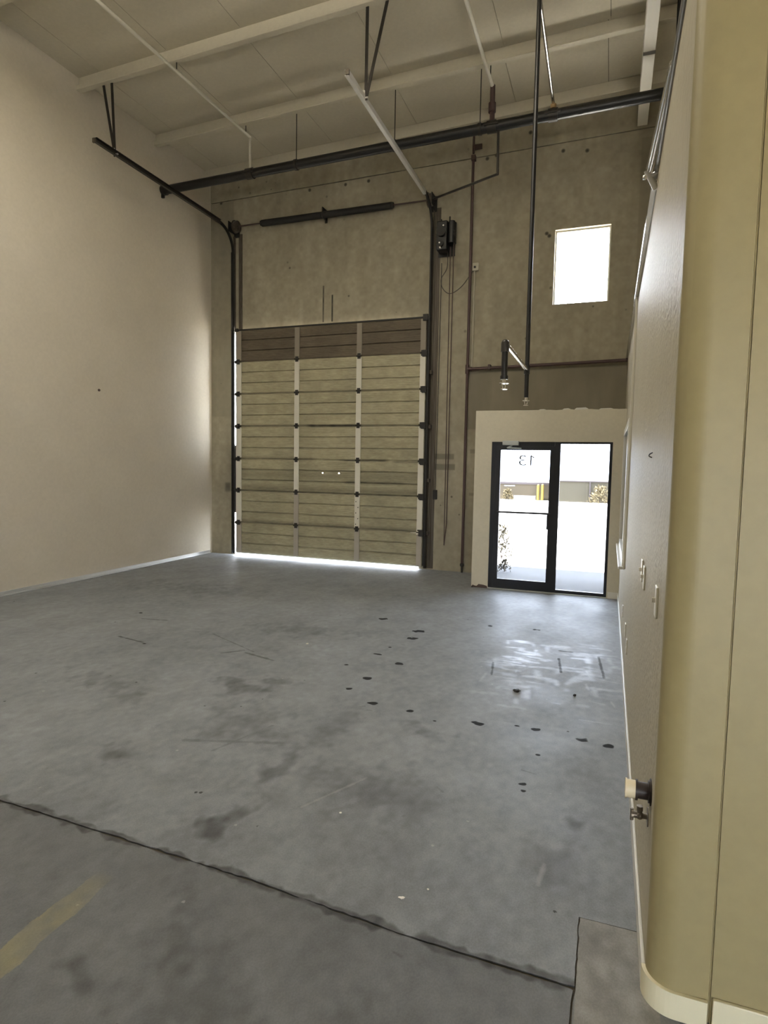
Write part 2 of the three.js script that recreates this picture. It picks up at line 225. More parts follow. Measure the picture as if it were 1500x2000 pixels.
const wallBack = setting('wall_back', 'concrete front wall with a horizontal panel joint above the overhead door');
{
  const jy = (x) => 6.626 + 0.0146 * x;
  const lower = new THREE.Shape([[-0.2, -0.15], [0.4, -0.15], [0.4, 4.25], [4.24, 4.25], [4.24, -0.15], [5.45, -0.15], [5.45, 2.5], [W + 0.1, 2.5], [W + 0.1, -0.15], [XFAR, -0.15], [XFAR, jy(XFAR) - 0.007], [-0.2, jy(-0.2) - 0.007]].map((p) => new THREE.Vector2(...p)));
  lower.holes.push(new THREE.Path([[6.328, 4.309], [7.14, 4.309], [7.14, 5.438], [6.328, 5.438]].map((p) => new THREE.Vector2(...p))));
  const lg = new THREE.ExtrudeGeometry(lower, { depth: 0.2, bevelEnabled: false }); lg.translate(0, 0, -0.2);
  part('concrete_panel', muv(lg, 7.5), M.back, wallBack);
  const upper = new THREE.Shape([[-0.2, jy(-0.2) + 0.007], [XFAR, jy(XFAR) + 0.007], [XFAR, 8.0], [-0.2, 8.0]].map((p) => new THREE.Vector2(...p)));
  const ug = new THREE.ExtrudeGeometry(upper, { depth: 0.2, bevelEnabled: false }); ug.translate(0, 0, -0.2);
  part('concrete_panel', muv(ug, 7.5), M.back, wallBack);
  const jg = new THREE.BoxGeometry(XFAR + 0.2, 0.03, 0.15); jg.rotateZ(Math.atan(0.0146)); jg.translate(XFAR / 2 - 0.1, jy(XFAR / 2 - 0.1), -0.11); part('joint_filler', jg, M.crack, wallBack);
  part('jamb', muv(prism([[0.39, 0], [0.535, 0], [0.39, -0.2]], 0, 4.25), 7.5), M.back, wallBack);
}
// furred-out entrance box in front of the concrete
const entry = setting('wall_entrance', 'low white drywall box around the glass entrance door');
{
  const y1 = 2.58, sl = 5.664, sr = 7.30, st = 2.1365, z0 = 0.62;
  const edge = [[5.42, y1]]; for (let i = 1; i < 40; i++) { const x = 5.42 + (W - 5.42) * i / 40; edge.push([x, y1 + (x > 6.4 ? 0.012 : 0.003) * (vnoise(x * 11, 2, 256) - 0.5)]); } edge.push([W, y1]);
  const s = new THREE.Shape([[5.42, 0], [sl, 0], [sl, st], [sr, st], [sr, 0], [W, 0], ...edge.reverse()].map((p) => new THREE.Vector2(...p)));
  const g = new THREE.ExtrudeGeometry(s, { depth: ZS - z0, bevelEnabled: false }); g.translate(0, 0, z0); part('drywall_front', muv(g, 2), M.boxWall, entry);
  part('drywall_return', muv(box(5.42, 5.45, 0, y1, 0, z0), 2), M.boxWall, entry);
  part('drywall_top', muv(box(5.45, W, y1 - 0.03, y1 - 0.005, 0, z0), 2), M.boxWall, entry);
  part('drywall_return', muv(box(W - 0.03, W + 0.1, 0, y1 - 0.03, -0.2, z0), 2), M.boxWall, entry);
  for (const [x0, x1, h] of [[6.3, 6.42, 0.012], [6.62, 6.75, 0.02], [6.78, 6.98, 0.028], [7.1, 7.3, 0.014]]) { const t = new THREE.Shape([[x0, y1 - 0.01], [x1, y1 - 0.01], [x1 - 0.02, y1 + h * 0.4], [x1 - 0.05, y1 + h], [x0 + 0.03, y1 + h * 0.8], [x0 + 0.01, y1 + h * 0.3]].map((p) => new THREE.Vector2(...p))); const tg = new THREE.ExtrudeGeometry(t, { depth: 0.012, bevelEnabled: false }); tg.translate(0, 0, ZS - 0.014); part('torn_edge', tg, M.trimWhite, entry); }
}
setting('baseboard_entrance', 'short pale baseboard between the glass sidelight and the glossy side wall', rbox(7.318, W, 0, 0.09, ZS, ZS + 0.014, 0.004), M.trimWhite);

// long glossy side wall of the office block, its rounded end and the wall that turns away behind it
const wallRight = setting('wall_right', 'glossy cream painted office wall running along the side');
{
  const r = 0.085, arc = []; for (let i = 0; i <= 28; i++) { const a = Math.PI - (Math.PI / 2) * i / 28; arc.push([W + r + r * Math.cos(a), ZEND - r + r * Math.sin(a)]); }
  part('side_panel', muv(box(W, W + 0.12, 0, HR, -0.0, ZEND - r), 2), M.rightWall, wallRight);
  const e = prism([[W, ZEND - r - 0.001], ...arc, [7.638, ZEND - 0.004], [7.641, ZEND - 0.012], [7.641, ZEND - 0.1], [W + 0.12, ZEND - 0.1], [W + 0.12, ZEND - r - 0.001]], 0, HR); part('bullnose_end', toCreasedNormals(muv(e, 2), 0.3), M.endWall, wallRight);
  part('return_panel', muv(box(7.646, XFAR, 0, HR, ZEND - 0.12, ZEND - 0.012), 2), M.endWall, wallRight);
  part('groove_back', box(7.63, 7.66, 0, HR, ZEND - 0.11, ZEND - 0.018), M.endWall, wallRight);
  part('office_roof', muv(box(W + 0.02, XFAR, HR - 0.12, HR - 0.01, 0, ZEND - 0.12), 2), M.leftWall, wallRight);
  const bo = [], bi = []; for (let i = 0; i <= 10; i++) { const a = Math.PI - (Math.PI / 2) * i / 10; bo.push([W + r + (r + 0.013) * Math.cos(a), ZEND - r + (r + 0.013) * Math.sin(a)]); bi.push([W + r + r * Math.cos(a), ZEND - r + r * Math.sin(a)]); }
  const bb = setting('baseboard_right', 'white baseboard along the foot of the glossy office wall');
  part('board', rbox(W - 0.013, W, 0, 0.088, ZS, ZEND - r - 0.002, 0.004), M.trimWhite, bb);
  part('board', prism([...bo, [7.634, ZEND + 0.013], [7.634, ZEND], ...bi.reverse()], 0, 0.088), M.trimCream, bb);
  part('board', rbox(7.65, XFAR, 0, 0.095, ZEND - 0.012, ZEND + 0.003, 0.004), M.trimCream, bb);
  setting('trim_1', 'smooth metal cap strip along the top of the office wall', [box(W - 0.03, W - 0.001, HR - 0.04, HR + 0.004, 0.02, 6.0), box(W - 0.03, W + 0.1, HR + 0.001, HR + 0.006, 0.02, 6.0)], M.capMetal);
}
setting('wall_far', 'plain wall at the far side above the office', muv(box(XFAR, XFAR + 0.2, -0.2, 8, -0.2, ZREAR + 0.2), 2), M.leftWall);
setting('wall_rear', 'plain rear wall with an unseen doorway added to let in fill daylight', [muv(box(-0.2, 8.7, -0.2, 8, ZREAR, ZREAR + 0.2), 2), muv(box(10.4, XFAR + 0.2, -0.2, 8, ZREAR, ZREAR + 0.2), 2), muv(box(8.7, 10.4, 2.2, 8, ZREAR, ZREAR + 0.2), 2)], M.leftWall);  // doorway added out of view as a source of fill daylight

// ---------------------------------------------------------------- ceiling: deck panels on purlins, rising to the right
const ceiling = setting('ceiling', 'sloping painted deck ceiling of panels on purlins');
const tilt = Math.atan(0.0325);
function sloped(g) { g.rotateZ(tilt); g.translate(0, roofY(0), 0); return g; }
{
  const back = box(-0.2, XFAR + 0.2, 0.03, 0.3, -0.2, ZREAR + 0.2); part('deck', muv(sloped(back), 2), M.crack, ceiling);
  const xs = [-0.2, 0.35, 1.5, 2.64, 4.14, 5.72, 7.05, 8.3, 9.5, XFAR + 0.2], purl = []; for (let z = 1.45; z < ZREAR; z += 1.56) purl.push(z);
  const zs = [-0.2, ...purl.map((z) => z + 0.05), ZREAR + 0.2];
  for (let j = 0; j + 1 < zs.length; j++) for (let i = 0; i + 1 < xs.length; i++) { const o = 0.12 * ((j * 7 + i * 3) % 3 - 1) * (i > 0 && i < xs.length - 2 ? 1 : 0); const g = box(xs[i] + 0.003 + (i ? 0.03 * ((j % 3) - 1) : 0), xs[i + 1] - 0.003 + (i + 2 < xs.length ? 0.03 * ((j % 3) - 1) : 0), 0, 0.032, zs[j], zs[j + 1]); part('ceiling_panel', muv(sloped(g), 2), M.ceiling, ceiling); }
  for (const z of purl) { const g = mergeGeometries([flat(box(-0.05, XFAR, -0.185, 0, z, z + 0.03)), flat(rbox(-0.05, XFAR, -0.19, -0.165, z - 0.005, z + 0.085, 0.008)), flat(box(-0.05, XFAR, -0.17, -0.13, z + 0.07, z + 0.08))]); part('purlin', muv(sloped(g), 2), M.purlin, ceiling); }
  part('ledger', muv(sloped(rbox(-0.05, XFAR, -0.17, 0, 0, 0.2, 0.008)), 2), M.purlin, ceiling);
}

// ---------------------------------------------------------------- glass entrance door, sidelight and upper window
const zf0 = 1.105, zf1 = 1.16;
const d1 = setting('door_1', 'narrow-stile glass entrance door in a dark aluminium frame with a mirrored 13');
{
  part('frame', [box(5.664, 5.724, 0, 2.1365, zf0, zf1), box(5.722, 6.54, 2.075, 2.1365, zf0, zf1), box(5.722, 6.54, 0, 0.02, zf0, zf1)], M.alum, d1);
  const leaf = part('leaf_frame', [box(5.723, 5.79, 0.019, 2.076, zf0 + 0.006, zf1 - 0.006), box(6.482, 6.5425, 0.019, 2.076, zf0 + 0.006, zf1 - 0.006), box(5.79, 6.482, 0.019, 0.15, zf0 + 0.006, zf1 - 0.006), box(5.79, 6.482, 2.02, 2.076, zf0 + 0.006, zf1 - 0.006)], M.alum, d1);
  part('pane', box(5.788, 6.484, 0.148, 2.022, zf0 + 0.025, zf0 + 0.031), M.tinted, leaf);
  part('push_bar', [rod(V(5.77, 1.13, zf1 + 0.035), V(6.5, 1.13, zf1 + 0.035), 0.014), rod(V(5.77, 1.13, zf1 - 0.02), V(5.77, 1.13, zf1 + 0.04), 0.012), rod(V(6.5, 1.13, zf1 - 0.02), V(6.5, 1.13, zf1 + 0.04), 0.012)], M.alum, d1);
  part('pull_handle', rbox(6.462, 6.482, 0.9, 1.115, zf0 - 0.04, zf0 + 0.02, 0.006), M.alum, d1);
  const c = part('door_closer', rbox(5.82, 6.05, 2.085, 2.15, zf1, zf1 + 0.06, 0.008), M.closer, d1);
  part('closer_arm', [rod(V(5.95, 2.08, zf1 + 0.03), V(5.9, 2.05, zf1 + 0.12), 0.009), rod(V(5.9, 2.05, zf1 + 0.12), V(6.08, 2.045, zf1 + 0.01), 0.009)], M.closer, c);
  part('threshold', rbox(5.664, 7.3, 0.0, 0.012, zf0 - 0.03, zf1 + 0.04, 0.004), M.closer, d1);
  const font = await new FontLoader().loadAsync('fonts/droid/droid_sans_regular.typeface.json');
  const t = new TextGeometry('13', { font, size: 0.145, depth: 0.0015, curveSegments: 8 }); t.computeBoundingBox(); const bb = t.boundingBox; t.translate(-(bb.min.x + bb.max.x) / 2, -(bb.min.y + bb.max.y) / 2, 0); t.scale(1.12, 1, 1); t.rotateY(Math.PI); t.translate(6.158, 1.876, zf0 + 0.0235);
  part('number_lettering', t, M.letter, leaf);
}
const w1 = setting('window_1', 'tall fixed glass sidelight beside the entrance door');
part('frame', [box(6.542, 6.62, 0, 2.1365, zf0, zf1), box(7.262, 7.30, 0, 2.1365, zf0, zf1), box(6.62, 7.262, 0, 0.055, zf0, zf1), box(6.62, 7.262, 2.11, 2.1365, zf0, zf1)], M.alum, w1);
part('pane', box(6.618, 7.264, 0.053, 2.112, zf0 + 0.025, zf0 + 0.031), M.tinted, w1);
const w2 = setting('window_2', 'high square window in the concrete wall, blown out by daylight');
part('frame', [box(6.328, 6.352, 4.309, 5.438, -0.12, -0.07), box(7.116, 7.14, 4.309, 5.438, -0.12, -0.07), box(6.352, 7.116, 4.309, 4.333, -0.12, -0.07), box(6.352, 7.116, 5.414, 5.438, -0.12, -0.07)], M.trimWhite, w2);
part('pane', box(6.35, 7.118, 4.331, 5.416, -0.1, -0.094), M.glass, w2);
const w3 = setting('window_3', 'office window with pale casing set in the glossy side wall');
part('casing', [rbox(W - 0.028, W, 2.21, 2.29, 1.25, 3.3, 0.005), rbox(W - 0.028, W, 0.77, 0.85, 1.25, 3.3, 0.005), rbox(W - 0.028, W, 0.85, 2.21, 1.25, 1.33, 0.005), rbox(W - 0.028, W, 0.85, 2.21, 3.22, 3.3, 0.005)], M.trimWhite, w3);
part('sill', rbox(W - 0.06, W, 0.745, 0.775, 1.22, 3.33, 0.006), M.trimWhite, w3);
part('pane', box(W - 0.006, W - 0.001, 0.85, 2.21, 1.33, 3.22), std([0.03, 0.035, 0.04], 0.04), w3);

// ---------------------------------------------------------------- overhead sectional door
const d2 = setting('door_2', 'large beige ribbed steel overhead door of seven sections, topmost one dark brown');
{
  const seams = [0.045, 0.638, 1.252, 1.848, 2.457, 3.056, 3.651, 4.235], x0 = 0.605, x1 = 4.32;
  const stx = [[0.61, 0.73], [1.852, 1.948], [3.066, 3.162], [4.22, 4.315]];
  const uvDoor = (g) => { g = flat(g); const p = g.attributes.position, uv = g.attributes.uv; for (let i = 0; i < p.count; i++) uv.setXY(i, (p.getX(i) - 0.6) / 3.75, p.getY(i) / 4.5); return g; };
  for (let k = 0; k < 7; k++) {
    const a = seams[k] + (k ? 0.003 : 0), b = seams[k + 1] - 0.003, h = b - a, prof = [[0.047, a], [0.064, a], [0.072, a + 0.014]];
    for (let t = 0; t < 3; t++) {
      const lo = a + h * t / 3 + (t ? 0.012 : 0.016), hi = a + h * (t + 1) / 3 - (t < 2 ? 0.012 : 0.016), n = 5;
      for (let i = 0; i < n; i++) { const q = lo + (hi - lo) * i / n, s = (hi - lo) / n; prof.push([0.077, q + s * 0.12], [0.077, q + s * 0.8], [0.0735, q + s * 0.92]); }
      if (t < 2) prof.push([0.05, hi + 0.002], [0.05, hi + 0.018]);
    }
    prof.push([0.072, b - 0.014], [0.064, b], [0.047, b]);
    let g = uvDoor(merge([bar(prof, x0, x1), box(x0, x1, b - 0.03, b + (k < 6 ? 0.03 : -0.001), 0.036, 0.0465)]));
    if (k === 2) {                                     // two bolt holes that let daylight through
      let br = new Brush(g), ev = new Evaluator(); ev.attributes = ['position', 'normal', 'uv']; br.updateMatrixWorld();
      for (const x of [2.424, 2.747]) { const c = new THREE.CylinderGeometry(0.014, 0.014, 0.2, 12); c.rotateX(Math.PI / 2); c.translate(x, 1.614, 0.05); const cb = new Brush(flat(c)); cb.updateMatrixWorld(); br = ev.evaluate(br, cb, SUBTRACTION); br.updateMatrixWorld(); }
      g = flat(br.geometry); g.clearGroups();
    }
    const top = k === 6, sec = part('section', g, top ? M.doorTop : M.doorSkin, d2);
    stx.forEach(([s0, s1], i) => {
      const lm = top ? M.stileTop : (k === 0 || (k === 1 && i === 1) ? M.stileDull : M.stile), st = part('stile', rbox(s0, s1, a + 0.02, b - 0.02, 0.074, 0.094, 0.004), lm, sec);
      if (k === 1 && i === 2) for (let q = 0; q < 5; q++) part('bolt', rod(V(3.114 + (q % 2 ? 0.02 : -0.02), a + 0.08 + q * 0.1, 0.093), V(3.114 + (q % 2 ? 0.02 : -0.02), a + 0.08 + q * 0.1, 0.1), 0.009, 8), M.dark, st);
      if (k < 6) part('hinge', [rbox((s0 + s1) / 2 - 0.03, (s0 + s1) / 2 + 0.03, b - 0.045, b + 0.05, 0.094, 0.101, 0.003), rod(V((s0 + s1) / 2 - 0.045, b + 0.003, 0.104), V((s0 + s1) / 2 + 0.045, b + 0.003, 0.104), 0.012, 10)], M.dark, sec);
    });
    for (const s of [-1, 1]) {                         // roller brackets and stems at both edges
      const xe = s < 0 ? x0 : x1;
      part('roller', [rbox(xe - (s < 0 ? 0.0 : 0.06), xe + (s < 0 ? 0.07 : 0.03), b - (s < 0 ? 0.03 : 0.06), b + (s < 0 ? 0.03 : 0.05), 0.094, 0.12, 0.008), rod(V(xe - s * 0.02, b, 0.11), V(xe + s * 0.075, b, 0.11), 0.008, 8), rod(V(xe + s * 0.06, b, 0.11), V(xe + s * 0.078, b, 0.11), 0.018, 12)], M.dark, sec);
    }
  }
  part('top_strip', box(x0, x1, 4.225, 4.25, 0.036, 0.08), M.dark, d2);
  part('side_seal', box(0.5, 0.625, 0.82, 2.1, 0.002, 0.036), M.dark, d2);
  part('side_seal', box(4.23, 4.34, 0.06, 4.2, 0.002, 0.036), M.dark, d2);  // unseen strip added to stop daylight leaking past this edge
  part('side_latch', [rbox(4.22, 4.3, 0.6, 0.66, 0.094, 0.11, 0.004), rod(V(4.12, 0.63, 0.1), V(4.34, 0.63, 0.1), 0.008, 8)], M.plate, d2);
}

// tracks
function doorTrack(label, x, s, zEnd, y, strutTops, mat, angleX) {
  const t = thing('door_track', label, 'door track', 'overhead door tracks');
  const r = 0.42, yv = y - r, zc = 0.1, path = [V(x, 0.04, zc), V(x, yv, zc)]; for (let i = 1; i <= 12; i++) { const a = (Math.PI / 2) * i / 12; path.push(V(x, yv + r * Math.sin(a), zc + r - r * Math.cos(a))); } path.push(V(x, y + 0.03, zEnd));
  const sweep = (pts, w, d) => { const l = []; for (let i = 0; i + 1 < pts.length; i++) { const a = pts[i], b = pts[i + 1], len = a.distanceTo(b); const g = new THREE.BoxGeometry(w, len + 0.012, d); g.applyQuaternion(new THREE.Quaternion().setFromUnitVectors(V(0, 1, 0), b.clone().sub(a).normalize())); g.translate((a.x + b.x) / 2, (a.y + b.y) / 2, (a.z + b.z) / 2); l.push(g); } return l; };
  const off = (dx) => path.map((q) => V(q.x + dx, q.y, q.z));
  part('vertical_track', [...sweep(path.slice(0, 2), 0.012, 0.1), ...sweep(path.slice(1, 14), 0.012, 0.058), ...sweep(off(-s * 0.016).slice(0, 14), 0.03, 0.006)], M.dark, t);
  part('horizontal_track', [...sweep(path.slice(13), 0.012, 0.06), ...sweep(off(-s * 0.02).slice(13).map((q) => V(q.x, q.y - 0.03, q.z)), 0.045, 0.008), ...sweep(off(-s * 0.02).slice(13).map((q) => V(q.x, q.y + 0.03, q.z)), 0.045, 0.008)], mat, t);
  part('wall_angle', [rbox(Math.min(angleX[0], angleX[1]), Math.max(angleX[0], angleX[1]), angleX[2], y - 0.05, 0.001, 0.008, 0.002), rbox(x + s * 0.004 - 0.004, x + s * 0.004 + 0.004, angleX[2], y - 0.1, 0.001, 0.07, 0.002)], M.steelGrey, t);
  for (const q of strutTops) part('hanger_strut', sweep([V(x + s * 0.012, y + 0.0, q[3]), V(q[0], q[1], q[2])], 0.036, 0.012), M.iron, t);
  part('strut_bolt', [rod(V(x - 0.03, y + 0.02, strutTops[0][3]), V(x + 0.04, y + 0.02, strutTops[0][3]), 0.012, 8), rbox(x - 0.03, x + 0.005, y + 0.03, y + 0.1, strutTops[0][3] - 0.03, strutTops[0][3] + 0.02, 0.003)], M.galv, t);
  part('end_stop', rbox(x - 0.03, x + 0.012, y + 0.0, y + 0.06, zEnd - 0.01, zEnd + 0.02, 0.004), M.steelGrey, t);
  for (const yy of [0.6, 1.5, 2.4, 3.3]) part('track_bracket', rbox(x - 0.006 + s * 0.01, x + 0.03 * s + 0.012, yy, yy + 0.06, 0.001, 0.1, 0.003), M.steelGrey, t);
  return t;
}
doorTrack('dark door track beside the beige side wall, curving back under the ceiling', 0.553, -1, 3.32, 6.05, [[0.43, 7.0, 3.03, 2.95], [0.58, 6.99, 3.03, 2.95]], M.iron, [0.62, 0.70, 4.26]);
doorTrack('door track next to the black opener, its overhead run of bare shiny metal', 4.385, 1, 3.54, 6.05, [[4.39, 7.12, 3.03, 3.06], [4.64, 7.13, 3.03, 3.06]], M.galv, [4.40, 4.50, 0.02]);

// torsion spring shaft
{
  const t = thing('torsion_spring_shaft', 'dark torsion springs on a long shaft above the overhead door', 'door spring'); const y = 6.09, z = 0.13;
  part('shaft', rod(V(0.5, y, z), V(4.47, y, z), 0.013, 12), M.brown, t);
  for (const [a, b] of [[1.2, 2.39], [2.44, 3.68]]) {
    const pr = [], n = 56; pr.push(new THREE.Vector2(0.012, 0)); for (let i = 0; i <= n; i++) { const q = (b - a) * i / n; pr.push(new THREE.Vector2(0.058, q)); if (i < n) pr.push(new THREE.Vector2(0.049, q + (b - a) / n / 2)); } pr.push(new THREE.Vector2(0.012, b - a));
    const g = new THREE.LatheGeometry(pr, 16); g.rotateZ(-Math.PI / 2); g.translate(a, y - 0.004, z); part('spring', g, M.dark, t);
    for (const x of [a, b]) part('spring_cone', rod(V(x - 0.03, y, z), V(x + 0.03, y, z), 0.045, 14), M.dark, t);
  }
  part('centre_bracket', [rbox(2.39, 2.44, y - 0.1, y + 0.1, 0.001, 0.01, 0.003), rbox(2.405, 2.425, y - 0.06, y + 0.12, 0.005, 0.17, 0.003)], M.iron, t);
  for (const [x, s] of [[0.63, 1], [4.32, -1]]) {
    part('cable_drum', [rod(V(x, y, z), V(x + 0.06, y, z), 0.1, 20), rod(V(x - 0.012, y, z), V(x, y, z), 0.115, 20), rod(V(x + 0.06, y, z), V(x + 0.07, y, z), 0.085, 20)], M.steelGrey, t);
    part('end_bracket', [rbox(x - s * 0.05 - 0.06, x - s * 0.05 + 0.06, y - 0.15, y + 0.1, 0.001, 0.01, 0.003), rbox(x - s * 0.08 - 0.005, x - s * 0.08 + 0.005, y - 0.1, y + 0.08, 0.005, 0.24, 0.003)], M.dark, t);
  }
}
// opener with its chain, cord and outlet
{
  const t = thing('door_opener', 'black jackshaft door opener mounted on the concrete beside the track', 'door opener');
  part('mounting_plate', rbox(4.47, 4.75, 5.2, 5.74, 0.001, 0.02, 0.004), M.black, t);
  part('housing', rbox(4.49, 4.67, 5.24, 5.7, 0.02, 0.24, 0.02, 3), M.black, t);
  part('gear_cover', rod(V(4.58, 5.52, 0.2), V(4.58, 5.52, 0.29), 0.075, 20), M.dark, t); part('gear_cover', rod(V(4.56, 5.34, 0.2), V(4.56, 5.34, 0.28), 0.055, 18), M.dark, t);
  part('motor', [rod(V(4.72, 5.36, 0.13), V(4.72, 5.68, 0.13), 0.075, 20), rod(V(4.72, 5.68, 0.13), V(4.72, 5.71, 0.13), 0.05, 16)], M.black, t);
  part('chain_wheel', rod(V(4.76, 5.5, 0.15), V(4.785, 5.5, 0.15), 0.06, 18), M.dark, t);
  for (const [x, y] of [[4.56, 5.34], [4.57, 5.265], [4.62, 5.6]]) part('bolt_head', rod(V(x, y, 0.23), V(x, y, 0.295), 0.012, 8), M.galv, t);
  part('lever', rod(V(4.54, 5.7, 0.1), V(4.53, 5.77, 0.1), 0.012, 8), M.dark, t); part('lever', rod(V(4.68, 5.7, 0.12), V(4.68, 5.79, 0.12), 0.012, 8), M.dark, t);
  part('hoist_chain', [rod(V(4.71, 5.3, 0.16), V(4.70, 0.44, 0.06), 0.008, 6), rod(V(4.765, 5.5, 0.16), V(4.735, 0.8, 0.06), 0.008, 6), rod(V(4.735, 0.8, 0.06), V(4.70, 0.44, 0.06), 0.008, 6)], M.brown, t);
  solo('power_cord', 'thin dark cord looping from the opener to the small wall outlet', 'cord', wire([V(4.66, 5.25, 0.12), V(4.63, 5.0, 0.05), V(4.53, 4.84, 0.03), V(4.56, 4.7, 0.03), V(4.68, 4.6, 0.03), V(4.85, 4.68, 0.02), V(5.0, 4.85, 0.02), V(5.09, 4.97, 0.03)], 0.006, 60), M.cord);
  const o = thing('wall_outlet', 'small square outlet box high on the concrete beside the red pipe', 'outlet');
  part('box', rbox(5.055, 5.15, 4.93, 5.05, 0.001, 0.045, 0.006), M.wallPaint, o); part('plug', rbox(5.08, 5.11, 4.965, 4.995, 0.045, 0.07, 0.004), M.dark, o); part('conduit', rod(V(5.09, 4.93, 0.02), V(5.085, 3.4, 0.02), 0.012, 10), M.wallPaint, o);
  const p = thing('pull_rope', 'pull rope with a dark handle hanging beside the overhead door track', 'rope');
  part('rope', rod(V(4.535, 5.1, 0.03), V(4.52, 1.36, 0.03), 0.007, 6), M.cord, p); part('handle', rbox(4.485, 4.55, 1.21, 1.37, 0.005, 0.06, 0.008), M.dark, p);
}

// ---------------------------------------------------------------- sprinkler and drain pipework
const mainY = (x) => 6.309 + 0.018 * x, ZP = 1.35;
{
  const t = thing('sprinkler_main_pipe', 'thick black sprinkler main pipe crossing the room under the ceiling', 'pipe');
  part('main_run', rod(V(0.03, mainY(0.03), ZP), V(XFAR - 0.05, mainY(XFAR), ZP), 0.068, 24), M.black, t);
  part('end_cap', [rod(V(0.02, mainY(0), ZP), V(0.09, mainY(0.1), ZP), 0.08, 20), rbox(0.0, 0.05, mainY(0) - 0.12, mainY(0) - 0.06, ZP - 0.02, ZP + 0.02, 0.005)], M.black, t);
  for (const x of [2.55, 4.15, 5.394]) part('hanger_ring', [rod(V(x - 0.02, mainY(x), ZP), V(x + 0.02, mainY(x), ZP), 0.08, 20), rod(V(x, mainY(x) + 0.06, ZP), V(x, roofY(x) - 0.01, ZP), 0.007, 8)], M.iron, t);
  for (const x of [1.725, 5.56, 6.37]) part('saddle', [rod(V(x - 0.06, mainY(x), ZP), V(x + 0.06, mainY(x), ZP), 0.082, 20), rbox(x - 0.1, x + 0.1, mainY(x) - 0.012, mainY(x) + 0.012, ZP - 0.1, ZP + 0.1, 0.006)], M.iron, t);
}
const bA = thing('sprinkler_branch_pipe', 'thin white sprinkler branch pipe crossing the ceiling near the beige wall', 'pipe', 'sprinkler branch pipes');
part('pipe_run', pipe([V(1.725, mainY(1.725) + 0.06, ZP), V(1.725, 6.894, ZP), V(1.6, 6.9, 8.5)], 0.021), M.whitePipe, bA);
part('hanger_rod', rod(V(1.72, 6.9, 1.46), V(1.72, 7.03, 1.46), 0.006, 6), M.dark, bA); part('hanger_rod', rod(V(1.69, 6.9, 3.05), V(1.69, 7.03, 3.05), 0.006, 6), M.dark, bA);
const bB = thing('sprinkler_branch_pipe', 'thin white sprinkler branch pipe with a rusty lower riser beside the red pipe', 'pipe', 'sprinkler branch pipes');
part('pipe_run', pipe([V(5.556, 6.93, ZP + 0.03), V(5.54, 6.97, ZP + 0.1), V(5.54, 6.985, 8.5)], 0.024), M.whitePipe, bB);
part('riser', [rod(V(5.56, mainY(5.56) + 0.05, ZP), V(5.556, 6.95, ZP), 0.034, 14), rod(V(5.556, 6.6, ZP), V(5.556, 6.72, ZP), 0.05, 14)], M.pipeRed, bB);
part('hanger_rod', rod(V(5.545, 6.98, 1.47), V(5.545, 7.16, 1.47), 0.007, 6), M.dark, bB);
{
  const zd = 3.3, xd = 6.395, ya = 6.5, yt = 2.815, zb = 4.74;
  const t = thing('sprinkler_drop', 'long black sprinkler drop pipe with two bright heads hanging before the entrance', 'sprinkler');
  part('arm_over', pipe([V(6.37, mainY(6.37) + 0.05, ZP), V(6.37, ya + 0.06, ZP), V(xd, ya + 0.06, zd)], 0.021), M.bright, t);
  part('union', [rod(V(6.37, 6.5, ZP + 0.01), V(6.37, 6.55, ZP + 0.01), 0.04, 14)], M.brass, t);
  part('drop_pipe', [rod(V(xd, ya + 0.06, zd), V(xd + 0.005, 2.52, zd), 0.023, 14), ball(V(xd, ya + 0.06, zd), 0.03)], M.black, t);
  part('tee', [rod(V(xd + 0.003, yt - 0.05, zd), V(xd + 0.003, yt + 0.04, zd), 0.032, 14)], M.black, t);
  part('cross_arm', rod(V(xd, yt, zd), V(xd + 0.003, yt, zb), 0.021, 16), M.bright, t);
  part('elbow', [ball(V(xd + 0.003, yt, zb), 0.034), rod(V(xd + 0.003, yt, zb), V(xd + 0.003, yt - 0.07, zb), 0.034, 14)], M.iron, t);
  part('drop_nipple', [rod(V(xd + 0.003, yt, zb), V(xd + 0.003, yt - 0.27, zb), 0.026, 14), rod(V(xd + 0.003, yt - 0.27, zb), V(xd + 0.003, yt - 0.3, zb), 0.034, 14)], M.black, t);
  const head = (x, y, z) => { const h = part('sprinkler_head', [rod(V(x, y, z), V(x, y - 0.035, z), 0.016, 12), rod(V(x - 0.018, y - 0.03, z), V(x - 0.008, y - 0.08, z), 0.005, 8), rod(V(x + 0.018, y - 0.03, z), V(x + 0.008, y - 0.08, z), 0.005, 8), rod(V(x, y - 0.03, z), V(x, y - 0.036, z), 0.04, 12)], M.chrome, t); part('deflector', rod(V(x, y - 0.08, z), V(x, y - 0.084, z), 0.028, 16), M.chrome, h); };
  head(xd + 0.003, yt - 0.3, zb); head(xd + 0.005, 2.52, zd);
}
